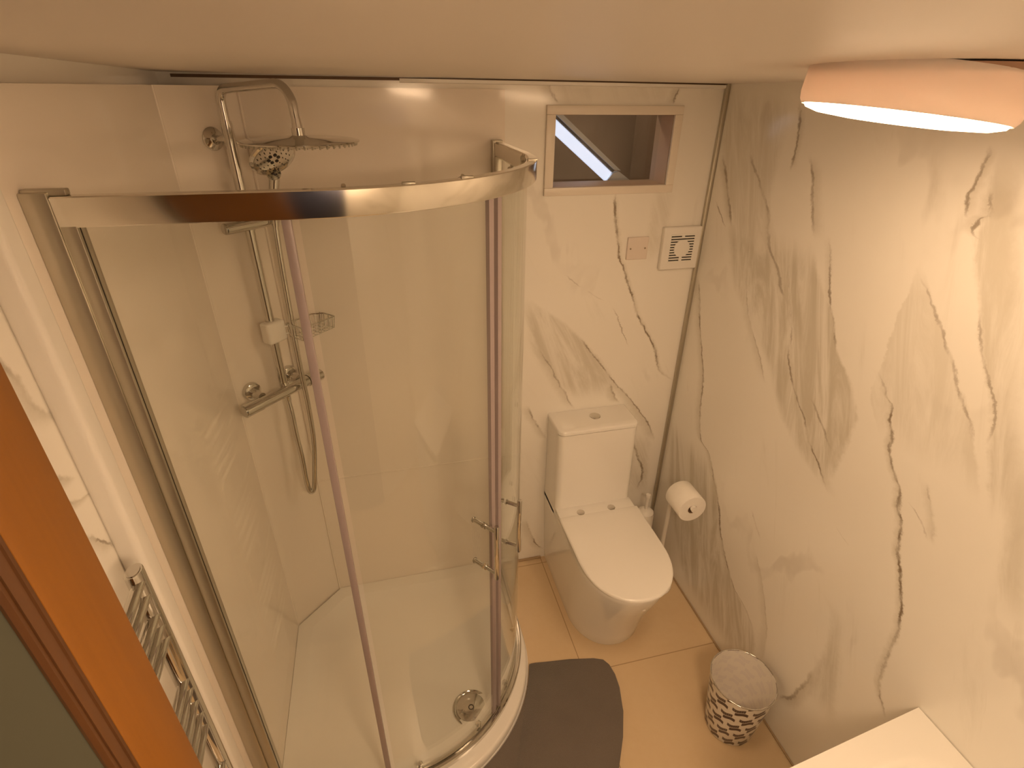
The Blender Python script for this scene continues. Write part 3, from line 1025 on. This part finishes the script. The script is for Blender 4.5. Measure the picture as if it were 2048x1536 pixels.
# wire soap basket
bk = thing('soap_basket', 'small chrome wire soap basket clamped to the shower riser', 'soap basket', tuple(G(.12, .12, 1.36)))
s0, s1, o0, o1, zt, zb = .060, .192, .085, .165, 1.402, 1.358
b = MB()
rim = []
for (s_, o_) in ((s0, o0), (s1 - .03, o0), (s1, o0 + .03), (s1, o1 - .0), (s0, o1)):
    rim.append(G(o_, s_, zt))
b.tube(rim + [rim[0]], .0026, 8)
lab(b.build('top_rim', M_CHROME, bk), 'top wire rim')
b = MB()
for i in range(8):
    s_ = s0 + (s1 - s0) * i / 7
    b.tube([G(o0 + (.02 if i == 7 else 0), s_, zt), G(o0 + .008, s_, zb), G(o1 - .008, s_, zb), G(o1, s_, zt)], .0016, 6)
for i in range(4):
    o_ = o0 + .008 + (o1 - o0 - .016) * i / 3
    b.tube([G(o_, s0, zt), G(o_, s0 + .006, zb), G(o_, s1 - .006, zb), G(o_, s1, zt)], .0016, 6)
b.build('wire_grid', M_CHROME, bk)
b = MB().box((-.034, -.022, -.036), (.036, .022, .036), .010, 4, Matrix.Translation(G(.066, SR + .001, 1.384)) @ Matrix.Rotation(PI / 4, 4, 'Z'))
b.tube([G(.085, SR + .03, 1.395), G(.09, s0, 1.395)], .003, 8).tube([G(.085, SR + .03, 1.37), G(.09, s0, 1.37)], .003, 8)
lab(b.build('clamp', M_PLAST, bk), 'pale clamp block on the riser')

# ------------------------------------------------------------------ towel radiator on the left wall
rad = thing('towel_radiator', 'chrome ladder towel radiator on the left wall beside the door frame', 'towel radiator', (-1.70, -1.35, .5))
rx = -1.695
b = MB()


def oval(x, y, z, a=.014, bb=.020, n=20):
    return [(x + a * math.cos(2 * PI * j / n), y + bb * math.sin(2 * PI * j / n), z) for j in range(n)]


for y in (-1.105, -1.500):
    b = MB().loft([oval(rx, y, z, .014 * s_, .020 * s_) for z, s_ in ((.50, .9), (.503, 1), (1.365, 1), (1.368, .92))])
    b.loft([oval(rx, y, z, .010, .015) for z in (1.367, 1.3695)])
    b.build('upright', M_CHROME, rad)
bars = [1.345, 1.312, 1.262, 1.232, 1.20, 1.075, 1.045, 1.005, .965, .925, .78, .748, .716, .684, .57, .54]
for z in bars:
    pts = [(rx + .004 + .010 * math.sin(PI * t / 10), -1.105 - .395 * t / 10, z) for t in range(11)]
    MB().tube(pts, .0095, 14).build('bar', M_CHROME, rad)
for z in (1.285, .63):
    for y in (-1.125, -1.48):
        b = MB().lathe([(0, 0), (.020, 0), (.021, .006), (.012, .010), (.010, .045), (.016, .048), (.017, .056), (.010, .062), (.010, .075)], (XM, y, z), (1, 0, 0), 24)
        b.build('wall_bracket', M_CHROME, rad)

# ------------------------------------------------------------------ toilet
tx0, tx1 = -.595, -.238
tcx_ = (tx0 + tx1) / 2
wc = thing('toilet', 'white close-coupled toilet with closed lid against the back wall', 'toilet', (tcx_, -.3, 0))


def dshape(hw, yf, yb=-.002, rx_=None, n=30, fl=.24, ex=2.15, rc=.0):
    """D outline: straight sides from the wall, rounded front; returns ordered points"""
    pts = []
    ys = -(yf - fl)
    pts.append((tcx_ + hw, yb))
    for i in range(7):
        pts.append((tcx_ + hw, yb + (ys - yb) * (i + 1) / 8))
    for i in range(n + 1):
        a = PI * i / n
        cc, ss = math.cos(a), math.sin(a)
        x = hw * math.copysign(abs(cc) ** (2 / ex), cc)
        y = fl * abs(ss) ** (2 / ex)
        pts.append((tcx_ + x, ys - y))
    for i in range(7):
        pts.append((tcx_ - hw, ys + (yb - ys) * (i + 1) / 8))
    pts.append((tcx_ - hw, yb))
    return pts


b = MB()
lv = []
for z, hw, yf, fl in ((0, .160, .548, .20), (.012, .162, .553, .20), (.06, .1645, .562, .205), (.14, .168, .584, .21), (.22, .171, .612, .22), (.30, .1735, .645, .23), (.37, .176, .676, .24), (.415, .1775, .690, .24), (.430, .1775, .692, .24), (.438, .176, .689, .24), (.440, .172, .683, .24)):
    lv.append([(x, y, z) for x, y in dshape(hw, yf, fl=fl)])
b.loft(lv)
b.build('pan', M_CER, wc, 50)


# cistern: tall box body with softly rounded front edges
def rrect(x0, x1, y0, y1, r, z, n=6):
    pts = [(x1, y0, z), (x0, y0, z)]      # wall side stays square
    for cx_, cy_, a0 in ((x0 + r, y1 + r, PI), (x1 - r, y1 + r, 1.5 * PI)):
        for i in range(n + 1):
            a = a0 + PI / 2 * i / n
            pts.append((cx_ + r * math.cos(a), cy_ + r * math.sin(a), z))
    return pts


b = MB().loft([rrect(tx0 + i_, tx1 - i_, -.002, -y_, .028, z) for z, i_, y_ in ((.40, .001, .172), (.44, .001, .172), (.448, .001, .168), (.60, .001, .163), (.838, .001, .158))])
b.build('cistern', M_CER, wc, 50)
b = MB().loft([rrect(tx0 + i_, tx1 - i_, -.002, -y_, .030, z) for z, i_, y_ in ((.8405, .002, .157), (.842, -.001, .160), (.852, -.001, .160), (.857, .001, .158), (.860, .006, .153))])
lid = b.build('cistern_lid', M_CER, wc, 50)
b = MB().lathe([(0, .8635), (.020, .8635), (.0235, .8625), (.0245, .8595)], (-.405, -.066, 0), capend=False)
b.build('flush_button', M_CHROME, lid)


# seat and lid: square rear corners, rounded front
def seat(hw, yf, yb, z, fl=.235, ex=2.15):
    return [(x, y, z) for x, y in dshape(hw, yf, yb, fl=fl, ex=ex)]


b = MB().loft([seat(.176, .697, -.215, .4405), seat(.178, .700, -.214, .443), seat(.178, .700, -.214, .452), seat(.176, .698, -.215, .4535)])
b.build('seat', M_SEAT, wc, 50)
b = MB().loft([seat(.181, .706, -.232, .4545), seat(.183, .710, -.231, .457), seat(.183, .710, -.231, .464), seat(.181, .707, -.233, .4675), seat(.176, .700, -.236, .4690)])
b.build('seat_lid', M_SEAT, wc, 50)
b = MB().box((tx0 + .002, -.2305, .4400), (tx1 - .002, -.160, .4600), .004)
lab(b.build('hinge_deck', M_SEAT, wc), 'flat white strip behind the lid')
for x in (-.492, -.348):
    b = MB().lathe([(0, .4645), (.012, .464), (.017, .462), (.018, .459)], (x, -.210, 0), capend=False, seg=24)
    b.build('hinge_cap', M_CHROME, wc)
MB().lathe([(0, 0), (.006, 0), (.007, .002), (0, .004)], (-.40, -.6705, .36), (0, -1, -.25), 14).build('fixing_cap', M_SEAT, wc)

# ------------------------------------------------------------------ toilet roll on its stand, brush behind the toilet
st = thing('toilet_roll_stand', 'white floor-standing toilet roll holder between the toilet and the right wall', 'toilet roll holder', (-.115, -.30, 0))
b = MB().lathe([(0, 0), (.075, 0), (.078, .004), (.074, .012), (.02, .018), (.009, .022)], (-.105, -.285, 0))
b.build('base', M_PLAST, st)
b = MB().tube([(-.105, -.285, .015), (-.105, -.285, .585), (-.105, -.290, .600), (-.105, -.305, .607), (-.105, -.445, .607)], .0095, 16)
b.tube([(-.105, -.440, .607), (-.105, -.452, .607)], .0135, 16)
b.build('pole', M_PLAST, st)
rl = thing('toilet_roll', 'full white toilet roll on the stand right of the toilet', 'toilet roll', (-.105, -.375, .60))
b = MB()
b.lathe([(.0200, 0), (.060, 0), (.0615, .002), (.0615, .108), (.060, .110), (.0200, .110), (.0200, 0)], (-.105, -.328, .598), (0, -1, 0), 48, capend=False)
b.build('paper', M_PAPER, rl)
b = MB().lathe([(.0200, -.0005), (.0200, .1105), (.0188, .1105), (.0188, -.0005), (.0200, -.0005)], (-.105, -.328, .598), (0, -1, 0), 32, capend=False)
b.build('cardboard_core', M_CARD, rl)

br = thing('toilet_brush', 'white toilet brush holder in the corner behind the toilet', 'toilet brush', (-.115, -.11, 0))
b = MB().lathe([(0, 0), (.045, 0), (.047, .004), (.043, .12), (.040, .30), (.038, .325), (.025, .338), (.012, .342)], (-.125, -.135, 0))
b.build('holder', M_PLAST, br)
b = MB().tube([(-.125, -.135, .335), (-.125, -.135, .41)], .007, 14)
b.lathe([(0, 0), (.010, .003), (.013, .014), (.010, .024), (0, .028)], (-.125, -.135, .405), capend=False)
b.build('brush_handle', M_PLAST, br)

# ------------------------------------------------------------------ waste bin
bx, by = -.142, -.953
wb = thing('waste_bin', 'small tapered white waste bin with a dark brown leaf pattern by the right wall', 'waste bin', (bx, by, 0))
rt, rb_, hb = .111, .084, .275


def rad_at(z):
    return rb_ + (rt - rb_) * (z / hb)


b = MB().lathe([(0, .002), (rb_ - .002, .002), (rb_, .006), (rad_at(.14), .14), (rt, hb), (rt - .003, hb)], (0, 0, 0), seg=64, capend=False)
o = b.build('bin_body', M_BIN, None)
o.parent = wb
b = MB().lathe([(rt - .003, hb), (rad_at(.14) - .003, .14), (rb_ - .003, .012), (0, .010)], (0, 0, 0), seg=64, capend=False)
o = b.build('bin_inside', M_BINLINE, None)
o.parent = wb
lab(o, 'pale inside of the bin')
b = MB().tube([(rt * math.cos(2 * PI * i / 72), rt * math.sin(2 * PI * i / 72), hb) for i in range(72)], .0023, 10, closed=True)
o = b.build('rim', M_CHROME, None)
o.parent = wb
lab(o, 'thin shiny rim')

# ------------------------------------------------------------------ bath mat, curved to follow the tray
cxm, cym = tcx, tcy


def pol(r, a):
    a = math.radians(a)
    return (cxm + r * math.cos(a), cym - r * math.sin(a))


poly = []
for i in range(33):
    poly.append(pol(TR + .010, 14 + 64 * i / 32))
for i in range(7):                       # far end, outside the frame
    a = PI / 2 * i / 6
    poly.append(pol(TR + .010 + .05 * 0 + .36 * (i + 1) / 8, 80))
outer = [(.925, 78), (.93, 70), (.93, 60), (.928, 52), (.925, 45), (.920, 39), (.912, 32), (.905, 26), (.893, 20), (.880, 16.5), (.862, 13.8), (.840, 12.3), (.80, 11.8), (.70, 12.1), (.60, 13.0), (.555, 13.4), (.538, 13.8)]
for r_, a_ in outer:
    poly.append(pol(r_, a_))
b = MB().prism(poly, .0005, .014, .005, 3)
tag(b.build('bath_mat', M_MAT), 'dark grey curved bath mat on the floor beside the shower tray', 'bath mat')

# ------------------------------------------------------------------ wall fittings
fan = thing('extractor_fan', 'square white extractor fan in the top right corner of the back wall', 'extractor fan', (-.083, 0, 1.55))
fx0, fx1, fz0, fz1 = -.176, -.018, 1.474, 1.638
b = MB().box((fx0, -.024, fz0), (fx1, 0, fz1), .005, 3)
b.build('fan_body', M_PLAST, fan)
gx, gz, gw, gh = (fx0 + fx1) / 2 + .002, (fz0 + fz1) / 2 + .001, .098, .102
MB().box((gx - gw / 2, -.0246, gz - gh / 2), (gx + gw / 2, -.0235, gz + gh / 2)).build('dark_recess', M_RUBBER, fan)
b = MB()
nsl = 10
pitch = gh / nsl
for i in range(nsl + 1):
    z = gz - gh / 2 + i * pitch
    b.box((gx - gw / 2 - .001, -.0262, z - .0027), (gx + gw / 2 + .001, -.0242, z + .0027))
b.box((gx - .006, -.0264, gz - gh / 2), (gx + .006, -.0242, gz - gh / 2 + 2 * pitch)).box((gx - .006, -.0264, gz + gh / 2 - pitch), (gx + .006, -.0242, gz + gh / 2))
b.lathe([(.0, 0), (.033, 0), (.033, .0035), (.032, .004), (0, .004)], (gx, -.0242, gz), (0, -1, 0), 32, capend=False)
b.build('grille', M_PLAST, fan)
bp = thing('blanking_plate', 'square blank cover plate on the back wall left of the extractor fan', 'cover plate', (-.272, 0, 1.52))
MB().box((-.315, -.009, 1.518), (-.229, 0, 1.604), .003, 3).build('plate', M_PLASTPINK, bp)
for x in (-.302, -.242):
    MB().lathe([(0, 0), (.0035, 0), (.0035, .0008), (0, .0012)], (x, -.009, 1.561), (0, -1, 0), 12).build('screw', M_SCREW, bp)

# ------------------------------------------------------------------ ceiling lamp
lx, ly = -.406, -1.110
lz = ceil_z(lx, ly)
lamp = thing('ceiling_lamp', 'large round white flush ceiling lamp, switched on', 'ceiling lamp', (lx, ly, lz))
# the ring hangs slightly crooked, lower on the right, leaving a shadow gap there
TILT = Vector((0, 0, 1)).rotation_difference(Vector((.1115, -.0241, 1))).to_matrix().to_4x4()


def lampobj(mb, name, mat):
    o = mb.build(name, mat, None, 40)
    o.parent = lamp
    return o


b = MB().lathe([(0, -.0005), (.149, -.0005), (.149, -.0125), (.110, -.013), (.110, -.026), (0, -.026)], seg=64)
lampobj(b, 'base_plate', simple('lamp_gap_shade', (.36, .22, .15), .6))  # plate coloured brown as the shade in the gap above the ring
b = MB().lathe([(.143, -.004), (.149, -.005), (.1515, -.010), (.152, -.050), (.1495, -.062), (.145, -.0685), (.1425, -.068), (.1415, -.062), (.1415, -.030), (.122, -.018), (.118, -.012), (.118, -.004), (.143, -.004)], seg=96, capend=False)
b.bm.transform(TILT)
lab(lampobj(b, 'lamp_shade', M_SHADE), 'white drum shade')
DPROF = [(0, -.030), (.100, -.030), (.132, -.040), (.1405, -.060), (.1412, -.068), (.138, -.0725), (.120, -.0775), (.08, -.0805), (0, -.0815)]
b = MB().lathe(DPROF, seg=96, capend=False)
b.bm.transform(TILT)
lab(lampobj(b, 'diffuser', M_DIFF), 'glowing diffuser')
# copy of the fitting added unseen behind the viewer as fill light
fill_lamp = lamp.copy()
COL.objects.link(fill_lamp)
fill_lamp.location = (-.92, -2.12, ceil_z(-.92, -2.12))
fill_lamp['label'] = 'added round white fill lamp, unseen behind the viewer'
for ch in list(lamp.children):
    c2 = ch.copy()
    COL.objects.link(c2)
    c2.parent = fill_lamp
    if ch.name.startswith('diffuser'):
        c2.data = ch.data.copy()
        c2.data.materials[0] = emit('lamp_diffuser_bright', WARM, FILL_LAMP_STRENGTH)

# ------------------------------------------------------------------ wash basin unit at the bottom right
zv = .70
vx0, vx1, vy1, vy0 = -.50, -.003, -1.345, -1.80
bs = thing('wash_basin', 'white rectangular wash basin with a shallow bowl, at the bottom right corner', 'wash basin', (-.28, -1.6, 0))
b = bmesh.new()
# top slab with a dished bowl (grid)
nx_, ny_ = 60, 50
grid = [[None] * (ny_ + 1) for _ in range(nx_ + 1)]
for i in range(nx_ + 1):
    for j in range(ny_ + 1):
        x = vx0 + (vx1 - vx0) * i / nx_
        y = vy0 + (vy1 - vy0) * j / ny_
        y += .104 * (x - vx1) * (j / ny_)
        u_ = (x + .19) / .175
        v_ = (y + 1.603) / .172
        rr = (abs(u_) ** 2.4 + abs(v_) ** 2.4) ** (1 / 2.4)
        z = zv
        if rr < 1:
            t = min(1, (1 - rr) / .45)
            z = zv - .085 * (t * t * (3 - 2 * t))
        grid[i][j] = b.verts.new((x, y, z))
for i in range(nx_):
    for j in range(ny_):
        b.faces.new((grid[i][j], grid[i + 1][j], grid[i + 1][j + 1], grid[i][j + 1]))
bd = [grid[i][0] for i in range(nx_ + 1)] + [grid[nx_][j] for j in range(1, ny_ + 1)] + [grid[i][ny_] for i in range(nx_ - 1, -1, -1)] + [grid[0][j] for j in range(ny_ - 1, 0, -1)]
low = [b.verts.new((v.co.x, v.co.y, zv - .020)) for v in bd]
nb = len(bd)
for i in range(nb):
    b.faces.new((bd[i], bd[(i + 1) % nb], low[(i + 1) % nb], low[i]))
mb = MB()
mb.merge(b)
mb.build('basin_top', M_CER, bs, 40)
MB().box((vx0 + .015, vy0 + .01, .02), (vx1 - .01, vy1 - .070, zv - .100), .002).box((vx0 + .015, vy1 - .10, zv - .10), (vx1 - .01, vy1 - .070, zv - .019)).build('cabinet', M_PLAST, bs)
